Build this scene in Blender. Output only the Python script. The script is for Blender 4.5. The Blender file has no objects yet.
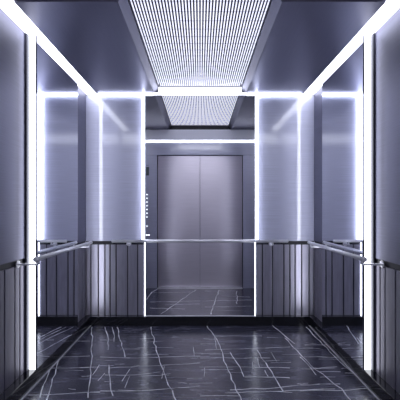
import bpy, bmesh, math, random
from mathutils import Vector
random.seed(4)
S = bpy.context.scene
C = S.collection
U = 0.01052            # metres per unit at the back wall
D = 3.7                # distance camera - back wall
ZC = 115*U             # camera height
def Y(d): return D*d
def X(w): return w*U
def Z(z): return ZC+z*U
W_WALL, W_MIR, TOP, CAP, SL, PL = 114, 108, 115, -32, -35.5, -106
D0, D1, D2, DB, DF = .535, .66, .885, 1.0, 1.45

# ------------------------------------------------------------ materials
def mat(name):
    m = bpy.data.materials.new(name); m.use_nodes = True
    nt = m.node_tree; b = nt.nodes['Principled BSDF']
    return m, nt, b
def plain(name, col, rough=.5, metal=0., spec=.5):
    m, nt, b = mat(name)
    b.inputs['Base Color'].default_value = (*col, 1)
    b.inputs['Roughness'].default_value = rough
    b.inputs['Metallic'].default_value = metal
    b.inputs['Specular IOR Level'].default_value = spec
    return m
def brushed(name, col, rough=.25, scale=(3, 3, 260), amt=.10, bump=.02, aniso=0., tz=(0, 0, 1), metal=1.):
    m, nt, b = mat(name)
    tc = nt.nodes.new('ShaderNodeTexCoord'); mp = nt.nodes.new('ShaderNodeMapping')
    mp.inputs['Scale'].default_value = scale
    no = nt.nodes.new('ShaderNodeTexNoise'); no.inputs['Scale'].default_value = 1; no.inputs['Detail'].default_value = 3
    nt.links.new(tc.outputs['Object'], mp.inputs['Vector']); nt.links.new(mp.outputs['Vector'], no.inputs['Vector'])
    r = nt.nodes.new('ShaderNodeValToRGB')
    r.color_ramp.elements[0].position = .3; r.color_ramp.elements[1].position = .7
    r.color_ramp.elements[0].color = (*[c*(1-amt) for c in col], 1)
    r.color_ramp.elements[1].color = (*[min(1, c*(1+amt)) for c in col], 1)
    nt.links.new(no.outputs['Fac'], r.inputs['Fac']); nt.links.new(r.outputs['Color'], b.inputs['Base Color'])
    b.inputs['Metallic'].default_value = metal
    b.inputs['Roughness'].default_value = rough
    if aniso:
        b.inputs['Anisotropic'].default_value = aniso
        v = nt.nodes.new('ShaderNodeCombineXYZ')
        for i in range(3): v.inputs[i].default_value = tz[i]
        nt.links.new(v.outputs[0], b.inputs['Tangent'])
    if bump:
        bp = nt.nodes.new('ShaderNodeBump'); bp.inputs['Strength'].default_value = bump; bp.inputs['Distance'].default_value = .002
        nt.links.new(no.outputs['Fac'], bp.inputs['Height']); nt.links.new(bp.outputs['Normal'], b.inputs['Normal'])
    return m
def glow(name, col, strength):
    m, nt, b = mat(name)
    b.inputs['Base Color'].default_value = (.8, .8, .85, 1)
    b.inputs['Emission Color'].default_value = (*col, 1)
    b.inputs['Emission Strength'].default_value = strength
    return m
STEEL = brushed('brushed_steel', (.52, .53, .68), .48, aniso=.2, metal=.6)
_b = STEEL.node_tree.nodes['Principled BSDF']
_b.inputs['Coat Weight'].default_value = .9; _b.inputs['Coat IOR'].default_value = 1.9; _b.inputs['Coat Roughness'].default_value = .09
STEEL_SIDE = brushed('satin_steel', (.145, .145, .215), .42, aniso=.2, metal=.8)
STEEL_DOOR = brushed('door_steel', (.80, .75, .84), .28, aniso=.6, amt=.06, metal=1.)
FASCIA = plain('pale_fascia', (.92, .92, 1.0), .4, 0)
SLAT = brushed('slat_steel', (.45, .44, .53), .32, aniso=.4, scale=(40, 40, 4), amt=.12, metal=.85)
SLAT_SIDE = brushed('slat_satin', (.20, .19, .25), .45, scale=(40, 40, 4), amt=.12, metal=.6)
CEIL = brushed('ceiling_steel', (.17, .17, .235), .42, scale=(200, 3, 3), amt=.04, bump=0)
TRIM = plain('bevel_trim', (.06, .06, .09), .5, .3)
BLACK = plain('black_gloss', (.006, .006, .010), .12, 0, .5)
GAP = plain('shadow_gap', (.012, .012, .02), .5)
MIRROR = plain('mirror_glass', (.86, .87, .93), .0, 1)
CHROME = plain('satin_chrome', (.92, .92, .97), .32, .5)
GRILLE = plain('grille_metal', (.12, .12, .19), .5, .3)
LOBBY = plain('lobby_paint', (.50, .50, .58), .6)
LED = glow('led_strip', (.90, .93, 1.0), 4)
LED_SOFT = glow('led_edge', (.80, .85, 1.0), 8)
LED_REAR = glow('led_rear', (.88, .91, 1.0), 7)
LUM = glow('luminous_panel', (.82, .84, 1.0), 1.35)
DOT = glow('button_light', (.9, .93, 1.0), 3)
SCREEN = plain('display_glass', (.10, .12, .13), .25)

# floor: dark polished marble
def floor_mat():
    m, nt, b = mat('dark_marble')
    tc = nt.nodes.new('ShaderNodeTexCoord')
    mp = nt.nodes.new('ShaderNodeMapping'); mp.inputs['Scale'].default_value = (1.1, 3.2, 1)
    no = nt.nodes.new('ShaderNodeTexNoise'); no.inputs['Scale'].default_value = 2.2; no.inputs['Detail'].default_value = 8; no.inputs['Distortion'].default_value = .6
    nt.links.new(tc.outputs['Object'], mp.inputs['Vector']); nt.links.new(mp.outputs['Vector'], no.inputs['Vector'])
    r = nt.nodes.new('ShaderNodeValToRGB')
    e = r.color_ramp.elements
    e[0].position = .3; e[0].color = (.014, .014, .028, 1)
    e[1].position = .75; e[1].color = (.06, .06, .10, 1)
    nt.links.new(no.outputs['Fac'], r.inputs['Fac'])
    # thin wispy cross veins
    mp2 = nt.nodes.new('ShaderNodeMapping'); mp2.inputs['Scale'].default_value = (.9, 7, 1)
    n2 = nt.nodes.new('ShaderNodeTexNoise'); n2.inputs['Scale'].default_value = 1.6; n2.inputs['Detail'].default_value = 5; n2.inputs['Distortion'].default_value = .3
    nt.links.new(tc.outputs['Object'], mp2.inputs['Vector']); nt.links.new(mp2.outputs['Vector'], n2.inputs['Vector'])
    r2 = nt.nodes.new('ShaderNodeValToRGB'); e = r2.color_ramp.elements
    e[0].position = .485; e[0].color = (0, 0, 0, 1); e[1].position = .5; e[1].color = (1, 1, 1, 1)
    x = r2.color_ramp.elements.new(.515); x.color = (0, 0, 0, 1)
    nt.links.new(n2.outputs['Fac'], r2.inputs['Fac'])
    mx = nt.nodes.new('ShaderNodeMix'); mx.data_type = 'RGBA'
    nt.links.new(r2.outputs['Color'], mx.inputs[0]); nt.links.new(r.outputs['Color'], mx.inputs[6])
    mx.inputs[7].default_value = (.16, .16, .21, 1)
    nt.links.new(mx.outputs[2], b.inputs['Base Color'])
    b.inputs['Roughness'].default_value = .22
    b.inputs['Specular IOR Level'].default_value = .9
    return m
MARBLE = floor_mat()
VEIN = plain('white_vein', (.95, .95, 1), .3)

# ------------------------------------------------------------ mesh helpers
def box(bm, x0, x1, y0, y1, z0, z1, bev=0, mi=0):
    x0, x1 = sorted((x0, x1)); y0, y1 = sorted((y0, y1)); z0, z1 = sorted((z0, z1))
    vs = [bm.verts.new((x, y, z)) for x in (x0, x1) for y in (y0, y1) for z in (z0, z1)]
    fs = [bm.faces.new([vs[i] for i in q]) for q in ((0,1,3,2),(4,6,7,5),(0,4,5,1),(2,3,7,6),(0,2,6,4),(1,5,7,3))]
    for f in fs: f.material_index = mi
    if bev:
        es = list({e for f in fs for e in f.edges})
        bmesh.ops.bevel(bm, geom=es, offset=bev, segments=2, affect='EDGES', profile=.6)
def tube(bm, a, b, r, n=20, caps=True):
    a, b = Vector(a), Vector(b); ax = (b-a).normalized()
    up = Vector((0, 0, 1)) if abs(ax.z) < .9 else Vector((1, 0, 0))
    s = ax.cross(up).normalized(); t = s.cross(ax)
    rings = []
    for p in (a, b):
        rings.append([bm.verts.new(p+(s*math.cos(k*math.tau/n)+t*math.sin(k*math.tau/n))*r) for k in range(n)])
    for k in range(n):
        f = bm.faces.new([rings[0][k], rings[0][(k+1) % n], rings[1][(k+1) % n], rings[1][k]]); f.smooth = True
    if caps:
        bm.faces.new(rings[0]); bm.faces.new(rings[1])
def prism(bm, prof, y0, y1):      # profile in x,z extruded along y
    a = [bm.verts.new((x, y0, z)) for x, z in prof]; b = [bm.verts.new((x, y1, z)) for x, z in prof]
    n = len(prof)
    for k in range(n): bm.faces.new([a[k], a[(k+1) % n], b[(k+1) % n], b[k]])
    bm.faces.new(a); bm.faces.new(b)
def obj(name, bm, mats, parent=None, origin=None):
    me = bpy.data.meshes.new(name)
    bmesh.ops.recalc_face_normals(bm, faces=bm.faces[:])
    bm.to_mesh(me); bm.free()
    for m in (mats if isinstance(mats, (list, tuple)) else [mats]): me.materials.append(m)
    o = bpy.data.objects.new(name, me); C.objects.link(o)
    if parent:
        o.parent = parent; o.matrix_parent_inverse.identity()
        off = -parent.location
        me.transform(__import__('mathutils').Matrix.Translation(off))
    return o
def tag(o, label, cat, group=None):
    o['label'] = label; o['category'] = cat
    if group: o['group'] = group
    return o
def thing(name, loc, label, cat, group=None):
    o = bpy.data.objects.new(name, None); C.objects.link(o); o.location = loc
    return tag(o, label, cat, group)
def struct(name, bm, m, parent=None):
    o = obj(name, bm, m, parent)
    if not parent: o['kind'] = 'structure'
    return o
def B(*a, **k):
    bm = bmesh.new(); box(bm, *a, **k); return bm
SIDE = {-1: 'left', 1: 'right'}

# ------------------------------------------------------------ floor
def px(x, y):                     # a spot on the floor in plan
    d = 115/(y-209.)
    return ((x-200)*d*U, Y(d))
bm = bmesh.new()
box(bm, -2.6, 2.6, -2.2, Y(DF)+.10, -.08, 0)
def vein(pts, w, jag=.012):
    P = [Vector(px(*p)) for p in pts]; Q = [P[0]]
    for a, b in zip(P, P[1:]):
        n = max(2, int((b-a).length/.07))
        for k in range(1, n+1):
            q = a.lerp(b, k/n)
            if k < n: q = q+Vector((random.uniform(-jag, jag), random.uniform(-jag, jag)))
            Q.append(q)
    for a, b in zip(Q, Q[1:]):
        t = (b-a).normalized(); nn = Vector((-t.y, t.x))
        h1 = w*random.uniform(.25, 1.05)/2; h2 = w*random.uniform(.25, 1.05)/2
        vs = [bm.verts.new((p.x, p.y, .0006)) for p in (a-nn*h1, b-nn*h2, b+nn*h2, a+nn*h1)]
        f = bm.faces.new(vs); f.material_index = 1
for pts in ([(92,327),(92,345),(91,365),(88,398)], [(151,327),(156,350),(165,375),(177,402)],
            [(117,327),(120,340),(125,357)], [(207,326),(218,342),(228,370),(242,402)],
            [(230,352),(237,363),(244,377)], [(257,350),(268,367),(283,391)],
            [(272,325),(285,336),(295,344)], [(285,338),(300,354),(316,370),(342,389),(352,402)],
            [(300,357),(310,367),(316,375)], [(306,327),(320,341),(338,360),(352,372)],
            [(61,349),(57,365),(50,390),(46,402)], [(105,327),(108,337),(108,350)],
            [(109,365),(110,378),(113,396)], [(372,375),(380,388),(388,400)],
            [(40,398),(48,375),(55,352)], [(112,327),(114,334),(114,342)]):
    vein(pts, .0095, .008)
for pts in ([(100,357),(130,358),(200,356)], [(100,391),(130,391),(165,389),(200,386)], [(35,369),(70,368),(100,367)],
            [(5,394),(40,395),(100,392)], [(200,344),(225,344)], [(215,336),(262,336)], [(200,358),(270,358)],
            [(205,367),(245,367),(290,368)], [(245,377),(290,378)], [(225,393),(260,392),(335,389)], [(200,396),(240,396)],
            [(110,368),(150,366),(200,363)], [(105,375),(135,375),(160,372)], [(205,350),(240,349),(290,347)],
            [(300,357),(345,357)], [(300,369),(335,368)], [(300,391),(350,390),(395,386)], [(345,373),(378,374)],
            [(60,357),(90,356)], [(65,341),(90,341)], [(100,340),(115,340)], [(140,339),(155,338)], [(300,385),(340,384)],
            [(305,345),(330,345)], [(230,390),(275,388),(300,385)], [(120,349),(140,349)]):
    vein(pts, .008, .006)
for pts in ([(196,290),(180,301),(168,309),(160,315)], [(219,290),(216,298),(213,308),(211,315)], [(237,291),(237,298),(237,304)],
            [(146,300),(152,292),(158,289)]):
    vein(pts, .014)
for pts in ([(150,293),(190,292)], [(150,302),(200,301)], [(205,291),(236,291)], [(200,301),(252,300)], [(205,307),(252,306)],
            [(165,305),(200,304)], [(150,308),(185,309)], [(222,296),(250,297)]):
    vein(pts, .012, .01)
for _ in range(46):
    x = random.uniform(50, 350); y = random.uniform(334, 398); l = random.uniform(5, 26)
    vein([(x, y), (x+l, y+random.uniform(-1.2, 1.2))], .005, .004)
for _ in range(12):
    x = random.uniform(90, 320); y = random.uniform(332, 385); l = random.uniform(6, 14)
    vein([(x, y), (x+(x-200)/140*l+random.uniform(-2, 2), y+l)], .006, .004)
struct('floor', bm, [MARBLE, VEIN])

# ------------------------------------------------------------ side walls
def slats(bm, axis, a0, a1, face, depth, z0, z1, mirror=1, gap=1.2):
    """upright slats of uneven width between a0 and a1 (unit coordinate along the wall)"""
    pat = [7, 10, 11.5, 6, 5.2, 6.6, 7.5, 9.5, 5.5]; k = 0; a = a0
    while a < a1-1:
        b = min(a+pat[k % len(pat)], a1)
        if a1-b < 2.5: b = a1
        if axis == 'y': box(bm, face, face+depth, Y(0)+a*U+gap*U/2, b*U-gap*U/2, z0, z1, bev=.0015)
        else: box(bm, mirror*(a*U+gap*U/2), mirror*(b*U-gap*U/2), face, face+depth, z0, z1, bev=.0015)
        a = b; k += 1
DU = D/U     # depth in units
for s in (-1, 1):
    n = SIDE[s]
    xw = s*X(W_WALL)
    struct('wall_'+n, B(xw+s*.03, xw+s*.12, Y(D0), Y(DF)+.10, 0, Z(TOP)+.12), LOBBY)
    for (a, b, where) in ((D0, D1-.002, 'near'), (D2+.002, 1.0, 'far')):
        word = {'near': 'in the foreground beside the handrail end', 'far': 'in the back corner behind the mirror'}[where]
        p = thing('brushed_steel_panel', (xw, Y((a+b)/2), Z(CAP)),
                  {'near': f'large brushed steel upper wall panel in the {n} foreground, before the light strip',
                   'far': f'narrow brushed steel upper panel on {n} wall between mirror and back corner'}[where],
                  'wall panel', 'steel upper panels of the side walls')
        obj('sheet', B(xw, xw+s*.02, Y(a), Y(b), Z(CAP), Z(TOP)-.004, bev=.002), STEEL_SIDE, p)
        obj('shadow_gap', B(xw+s*.008, xw+s*.02, Y(a), Y(b), Z(SL), Z(CAP)), GAP, p)
        q = thing('slatted_wainscot', (xw, Y((a+b)/2), Z(PL)),
                  {'near': f'vertical grey slatted lower wall panel in the {n} foreground below the steel panel',
                   'far': f'narrow slatted lower panel on {n} wall between mirror and back corner'}[where],
                  'wainscot', 'slatted lower panels of the side walls')
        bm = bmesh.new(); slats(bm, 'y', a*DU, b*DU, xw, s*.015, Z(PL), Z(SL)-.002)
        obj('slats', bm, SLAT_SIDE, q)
        obj('backing', B(xw+s*.015, xw+s*.022, Y(a), Y(b), Z(PL), Z(SL)), GAP, q)
    # mirror box, proud of the wall, light strips on its two upright edges
    xm = s*X(W_MIR)
    m = thing('mirror', (xm, Y((D1+D2)/2), Z(PL)),
              f'tall mirror on {n} wall with a bright upright light strip along its edge', 'mirror', 'mirrors on the side walls')
    obj('mirror_glass', B(xm, xm+s*.006, Y(D1)+.006, Y(D2)-.004, Z(PL), Z(TOP)-.003), MIRROR, m)
    obj('backing_box', B(xm+s*.0062, s*X(112.8), Y(D1)+.012, Y(D2)-.012, Z(PL), Z(TOP)-.003), TRIM, m)
    obj('edge_trim', B(xm-s*.002, xm+s*.006, Y(D1)-.002, Y(D1)+.0055, Z(PL), Z(TOP)-.003), TRIM, m)
    obj('glare_block_fin', B(s*X(112.9), xw-s*.001, Y(D1)-.03, Y(D1)+.011, Z(PL), Z(TOP)-.003), TRIM, m)  # fin added to cut the strip's reflection in the near panel
    l = obj('light_strip', B(xm+s*.0065, s*X(112.8), Y(D1), Y(D1)+.011, Z(PL), Z(TOP)-.003), LED, m)
    l['label'] = 'glowing white light strip on the front edge'
    obj('light_strip', B(xm+s*.0105, s*X(112.4), Y(D2)-.011, Y(D2), Z(PL), Z(TOP)-.003), LED_REAR, m)
    # plinth
    struct('baseboard_'+n, B(xm, xw+s*.02, Y(D0), Y(.985), 0, Z(PL)-.001, bev=.002), BLACK)
    struct('reflection_line_%d' % (3+s), B(s*X(107.1), s*X(107.95), Y(D0), Y(.984), 0, .005), CHROME)  # pale metal line standing for reflected light at the plinth foot
    # ceiling cove strip
    st = thing('strip_light', (s*X(108), Y(.75), Z(TOP)),
               f'long glowing strip light along the {n} edge of the ceiling', 'strip light', 'strip lights along the ceiling edges')
    obj('diffuser', B(s*X(103.6), s*X(W_WALL), Y(D0), Y(DB), Z(TOP), Z(TOP)+.012), LED, st)
    obj('housing', B(s*X(103.4), s*X(W_WALL), Y(D0), Y(DB), Z(TOP)+.0125, Z(TOP)+.1595), TRIM, st)
    # added copy of the strip, hidden behind the flanks, lights the doors
    sf = thing('strip_light', (s*X(108), Y(1.2), Z(TOP)),
               f'strip light on the {n} added out of view to light the mirrored doors', 'strip light', 'strip lights added beyond the mirror opening')
    obj('housing', B(s*X(102), s*(X(W_WALL)+.0295), Y(DB)+.034, Y(DF)-.03, Z(TOP)+.0125, Z(TOP)+.16), TRIM, sf)
    obj('diffuser', B(s*X(102), s*X(W_WALL), Y(DB)+.03, Y(DF)-.03, Z(TOP), Z(TOP)+.012), LED, sf)
    # ceiling panels, then copies standing in for the back mirror's reflection
    for (a, b, where) in ((.555, .998, 0), (1.004, DF, 1)):
        lab = (f'large dark blue-grey metal ceiling panel on the {n} of the bright grille',
               f'small dark ceiling panel on the {n}, built as reflection in the back mirror')[where]
        c = thing('overhead_metal_panel', (s*X(74), Y((a+b)/2), Z(TOP)), lab, 'ceiling panel', 'dark ceiling panels')
        obj('sheet', B(s*X(46.3), s*X(103.3 if not where else 101.9), Y(a), Y(b), Z(TOP), Z(TOP)+.012, bev=.002), CEIL, c)
        bm = bmesh.new()
        prism(bm, [(s*X(46.2), Z(TOP)), (s*X(46.2), Z(TOP)+.01), (s*X(41.8), Z(TOP+5)+.008), (s*X(41.6), Z(TOP+5)), (s*X(45.6), Z(TOP)-.001)], Y(a), Y(b))
        obj('bevelled_trim', bm, CEIL, c)

# ------------------------------------------------------------ ceiling slab + grilles
struct('ceiling', B(-X(W_WALL)-.12, X(W_WALL)+.12, Y(.55), Y(DF)+.10, Z(TOP)+.16, Z(TOP)+.24), GAP)
def grille(a, b, label):
    g = thing('luminous_grille', (0, Y((a+b)/2), Z(TOP+5)), label, 'ceiling grille', 'bright ceiling grilles')
    bm = bmesh.new(); N = 44; w = 81.4/N
    for k in range(N+1):
        x = X(-40.7+k*w); box(bm, x-X(w)*.27, x+X(w)*.27, Y(a), Y(b), Z(TOP+5), Z(TOP+5)+.0015)
    M = int((Y(b)-Y(a))/.018)
    for k in range(M+1):
        if k % 6: continue
        y = Y(a)+(Y(b)-Y(a))*k/M; box(bm, -X(41.2), X(41.2), y-.0012, y+.0012, Z(TOP+5)+.0003, Z(TOP+5)+.0012)
    obj('bars', bm, GRILLE, g)
    obj('housing', B(-X(41.2), X(41.2), Y(a), Y(b), Z(TOP+5)+.027, Z(TOP)+.1598), GAP, g)
    if a < 1:
        for s in (-1, 1):
            bm = bmesh.new(); tube(bm, (s*X(39.5), Y(.965), Z(TOP+3.8)), (s*X(39.5), Y(.965), Z(TOP+5)), .007, 12)
            obj('screw', bm, GAP, g)
    l = obj('light_panel', B(-X(41.5), X(41.5), Y(a), Y(b), Z(TOP+5)+.016, Z(TOP+5)+.026), LUM, g)
grille(.55, .985, 'wide bright ceiling grille of fine parallel bars above the cabin')
grille(1.005, DF, 'smaller bright ceiling grille built as reflection in the back mirror')  # mirrored grille, built as geometry behind the back wall

# cross light at the end of the grille
t = thing('cross_light_bar', (0, Y(.99), Z(TOP)), 'bright white horizontal light bar at the back end of the ceiling grille', 'light bar')
obj('diffuser', B(-X(41), X(41), Y(.987), Y(.999), Z(TOP)-.001, Z(TOP+4.7), bev=.003), LED, t)
obj('lower_lip', B(-X(45.8), X(45.8), Y(.985)+.002, Y(.999), Z(TOP)-.013, Z(TOP)-.0025, bev=.002), LED, t)
for s in (-1, 1): obj('end_cap', B(s*X(46.5), s*X(45.85), Y(.987), Y(.999), Z(TOP)-.013, Z(TOP)-.0025), CHROME, t)

# ------------------------------------------------------------ back wall flanks, opening left in place of the mirror
for s in (-1, 1):
    n = SIDE[s]; yb = D
    p = thing('edge_lit_steel_panel', (s*X(84), yb, Z(CAP)), f'brushed steel upper panel of the back wall, {n} of the mirror opening, edges glowing', 'wall panel', 'steel upper panels of the back wall')
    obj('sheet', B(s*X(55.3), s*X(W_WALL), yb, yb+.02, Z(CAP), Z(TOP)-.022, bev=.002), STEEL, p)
    obj('shadow_gap', B(s*X(55.3), s*X(W_WALL), yb+.008, yb+.02, Z(SL), Z(CAP)), GAP, p)
    l = obj('top_light_line', B(s*X(46.6), s*X(101.5), yb-.030, yb-.0005, Z(TOP)-.018, Z(TOP)-.005, bev=.002), LED_SOFT, p); l['label'] = 'thin glowing line along the top edge'
    q = thing('slatted_wainscot', (s*X(84), yb, Z(PL)), f'slatted lower panel of the back wall, {n} of the mirror opening', 'wainscot', 'slatted lower panels of the back wall')
    bm = bmesh.new(); slats(bm, 'x', 55.4, W_WALL, yb, .015, Z(PL), Z(SL)-.002, mirror=s)
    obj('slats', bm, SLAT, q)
    obj('backing', B(s*X(55.4), s*X(W_WALL), yb+.015, yb+.022, Z(PL), Z(SL)), GAP, q)
    e = thing('edge_light', (s*X(56), yb, Z(PL)), f'upright glowing light line on the {n} edge of the back mirror opening', 'light strip', 'upright lights at the opening')
    obj('upper_diffuser', B(s*X(55.2), s*X(57.2), yb-.050, yb-.0005, Z(CAP), Z(TOP)-.022, bev=.003), LED_SOFT, e)
    obj('lower_diffuser', B(s*X(54.7), s*X(55.35), yb-.012, yb-.0005, Z(PL), Z(CAP)-.004, bev=.001), LED_SOFT, e)
struct('baseboard_back', B(-X(W_WALL), X(W_WALL), Y(.985)+.001, Y(1.0)+.03, 0, Z(PL)-.001, bev=.002), BLACK)
struct('reflection_line_1', B(-X(53.4), X(53.4), Y(.985), Y(.985)+.012, Z(PL), Z(PL)+.010, bev=.002), CHROME)  # bright strip added for the glow reflected along the plinth top
for s in (-1, 1):
    struct('wall_back', B(s*X(56), s*X(W_WALL)+s*.029, D+.0225, D+.03, 0, Z(TOP)-.001), LOBBY)

# ------------------------------------------------------------ handrails
RZ = Z(-31)
def rail(name, a, b, brackets, label, group=None, r=.0150):
    a, b = Vector(a), Vector(b); mid = (a+b)/2
    h = thing('handrail', mid, label, 'handrail', group)
    bm = bmesh.new(); tube(bm, a, b, r, 24); obj('rail', bm, CHROME, h)
    ax = (b-a).normalized()
    for e, sg in ((a, -1), (b, 1)):
        bm = bmesh.new(); tube(bm, e, e+ax*sg*.006, r*1.08, 24); tube(bm, e+ax*sg*.006, e+ax*sg*.011, r*.8, 24)
        obj('end_cap', bm, CHROME, h)
    for (p, w) in brackets:
        p, w = Vector(p), Vector(w); dr = (w-p).normalized()
        br = bmesh.new(); tube(br, p+Vector((0, 0, -r)), p+Vector((0, 0, -r-.018)), .007, 12)
        q = p+Vector((0, 0, -r-.022))
        lo = Vector((min(q.x, w.x), min(q.y, w.y), q.z-.005)); hi = Vector((max(q.x, w.x), max(q.y, w.y), q.z+.005))
        if abs(dr.x) > abs(dr.y): box(br, lo.x, hi.x, q.y-.022, q.y+.022, lo.z, hi.z, bev=.002)
        else: box(br, q.x-.012, q.x+.012, lo.y, hi.y, lo.z, hi.z, bev=.002)
        k = obj('bracket', br, CHROME, h)
        pm = bmesh.new(); e = Vector((w.x, w.y, q.z)); tube(pm, e-dr*.006, e, .024, 20)
        obj('wall_plate', pm, CHROME, h)
for s in (-1, 1):
    n = SIDE[s]
    xr = s*X(101)
    rail('r', (xr, Y(.615), RZ), (xr, Y(.925), RZ),
         [((xr, Y(.625), RZ), (s*X(W_WALL)-s*.0003, Y(.625), RZ)), ((xr, Y(.912), RZ), (s*X(W_WALL)-s*.0003, Y(.912), RZ))],
         f'round metal handrail running along the {n} wall in front of the mirror', 'handrails on the side walls')
yr = Y(.975)
rail('r', (-X(85), yr, Z(-31.3)), (X(85), yr, Z(-31.3)),
     [((s*X(71), yr, Z(-31.3)), (s*X(71), D-.0005, Z(-31.3))) for s in (-1, 1)],
     'bright metal handrail crossing the mirror opening in front of the reflected doors')

# ------------------------------------------------------------ door wall, the back mirror's reflection built as solid geometry
yf = Y(DF); k = DF
def zf(y): return Z((209-y)*k)
DW = 42.5*k
ZD = zf(155)
struct('wall_front', B(-X(W_WALL)-.02, X(W_WALL)+.02, yf+.075, yf+.095, 0, Z(TOP)+.1), GAP)
for s in (-1, 1):
    n = SIDE[s]
    struct('wall_front_'+n, B(s*X(DW+.7), s*X(W_WALL)-s*.001, yf, yf+.03, 0, ZD-.003, bev=.002), STEEL)
    # door leaf
    d = thing('elevator_door_leaf', (s*X(DW/2), yf+.05, 0), f'closed {n} leaf of the grey steel elevator doors', 'elevator door', 'elevator door leaves')
    obj('leaf', B(s*.001, s*X(DW), yf+.045, yf+.07, .012, ZD-.004, bev=.003), STEEL_DOOR, d)
    obj('bottom_guide', B(s*.01, s*X(DW), yf+.05, yf+.065, .001, .0115), GAP, d)
tag(obj('elevator_sill', B(-X(DW), X(DW), yf-.03, yf+.044, .0007, .006, bev=.001), CHROME), 'flat metal sill on the floor in front of the closed doors', 'sill')
tag(obj('steel_header', B(-X(W_WALL)+.001, X(W_WALL)-.001, yf, yf+.03, ZD, zf(142.2), bev=.003), STEEL), 'steel header panel above the closed elevator doors', 'header panel')
tag(obj('header_light', B(-X(W_WALL)+.001, X(W_WALL)-.001, yf-.012, yf+.01, zf(142.1)+.001, zf(140.6), bev=.003), LED_REAR), 'thin white light line running above the door header', 'light strip')
tag(obj('header_fascia', B(-X(W_WALL)+.001, X(W_WALL)-.001, yf-.02, yf+.03, zf(140.5)+.001, Z(TOP)-.002, bev=.004), FASCIA), 'pale metal fascia between the ceiling grille end and header light line', 'fascia')
# control panel
cp = thing('control_panel', (-X(52.5*k), yf, 0), 'slim elevator control strip left of the doors, small display above glowing dots', 'control panel')
obj('plate', B(-X(60*k), -X(43.9*k), yf-.004, yf-.0005, .0075, ZD-.012, bev=.001), STEEL, cp)
sc = obj('display', B(-X(53.9*k), -X(50.9*k), yf-.009, yf-.0045, zf(175.5), zf(167), bev=.001), SCREEN, cp); sc['label'] = 'dark grey-green display'
for (dx, dy) in ((-53.1, 165.4), (-51.9, 165.4)):
    bm = bmesh.new(); x, z = X(dx*k), zf(dy); tube(bm, (x, yf-.0045, z), (x, yf-.008, z), .006, 12); obj('indicator', bm, SCREEN, cp)
for i in range(9):
    y = 194.5+i*3.75
    if i == 7: continue
    bm = bmesh.new(); x, z = X(-53*k), zf(y if i < 7 else 226)
    tube(bm, (x, yf-.0045, z), (x, yf-.008, z), .0075, 16); obj('button', bm, DOT, cp)
for dx in (-53.6, -51.9, -50.9):
    bm = bmesh.new(); x, z = X(dx*k), zf(235); tube(bm, (x, yf-.0045, z), (x, yf-.008, z), .008, 16); obj('button', bm, DOT, cp)

# ------------------------------------------------------------ lobby the camera stands in
LH = 2.95
struct('wall_lobby_left', B(-2.6, -2.5, -2.2, Y(D0), 0, LH), LOBBY)
struct('wall_lobby_right', B(2.6, 2.5, -2.2, Y(D0), 0, LH), LOBBY)
struct('wall_lobby_rear', B(-2.5, 2.5, -2.2, -2.1, 0, LH), LOBBY)
struct('ceiling_lobby', B(-2.6, 2.6, -2.2, Y(.55), LH, LH+.1), LOBBY)
for s in (-1, 1):
    struct('wall_entrance', B(s*2.5, s*X(W_WALL)+s*.031, Y(D0)-.04, Y(D0)-.002, 0, LH), LOBBY)
struct('wall_entrance_top', B(-X(W_WALL)-.03, X(W_WALL)+.03, Y(D0)-.04, Y(D0)-.002, Z(TOP)+.055, LH), LOBBY)
L = bpy.data.lights.new('lobby_fill_light', 'AREA'); L.shape = 'RECTANGLE'; L.energy = 55; L.size = 4.6; L.size_y = 1.2; L.color = (.88, .91, 1)  # added fill light, brightens the back panels and doors
o = bpy.data.objects.new('lobby_fill_light', L); C.objects.link(o); o.location = (0, -1.3, LH-.02)

w = bpy.data.worlds.new('world'); S.world = w; w.use_nodes = True
w.node_tree.nodes['Background'].inputs[0].default_value = (.35, .37, .5, 1); w.node_tree.nodes['Background'].inputs[1].default_value = .15

cam = bpy.data.cameras.new('camera'); co = bpy.data.objects.new('camera', cam); C.objects.link(co)
co.location = (0, 0, ZC); co.rotation_euler = (math.pi/2, 0, 0)
cam.sensor_width = 36; cam.lens = 36*(D/U)/400; cam.shift_y = 9/400; cam.clip_start = .05
S.camera = co
S.view_settings.view_transform = 'Standard'; S.view_settings.look = 'None'; S.view_settings.gamma = 1
S.view_settings.use_curve_mapping = False; S.view_settings.exposure = 0
S.cycles.max_bounces = 12
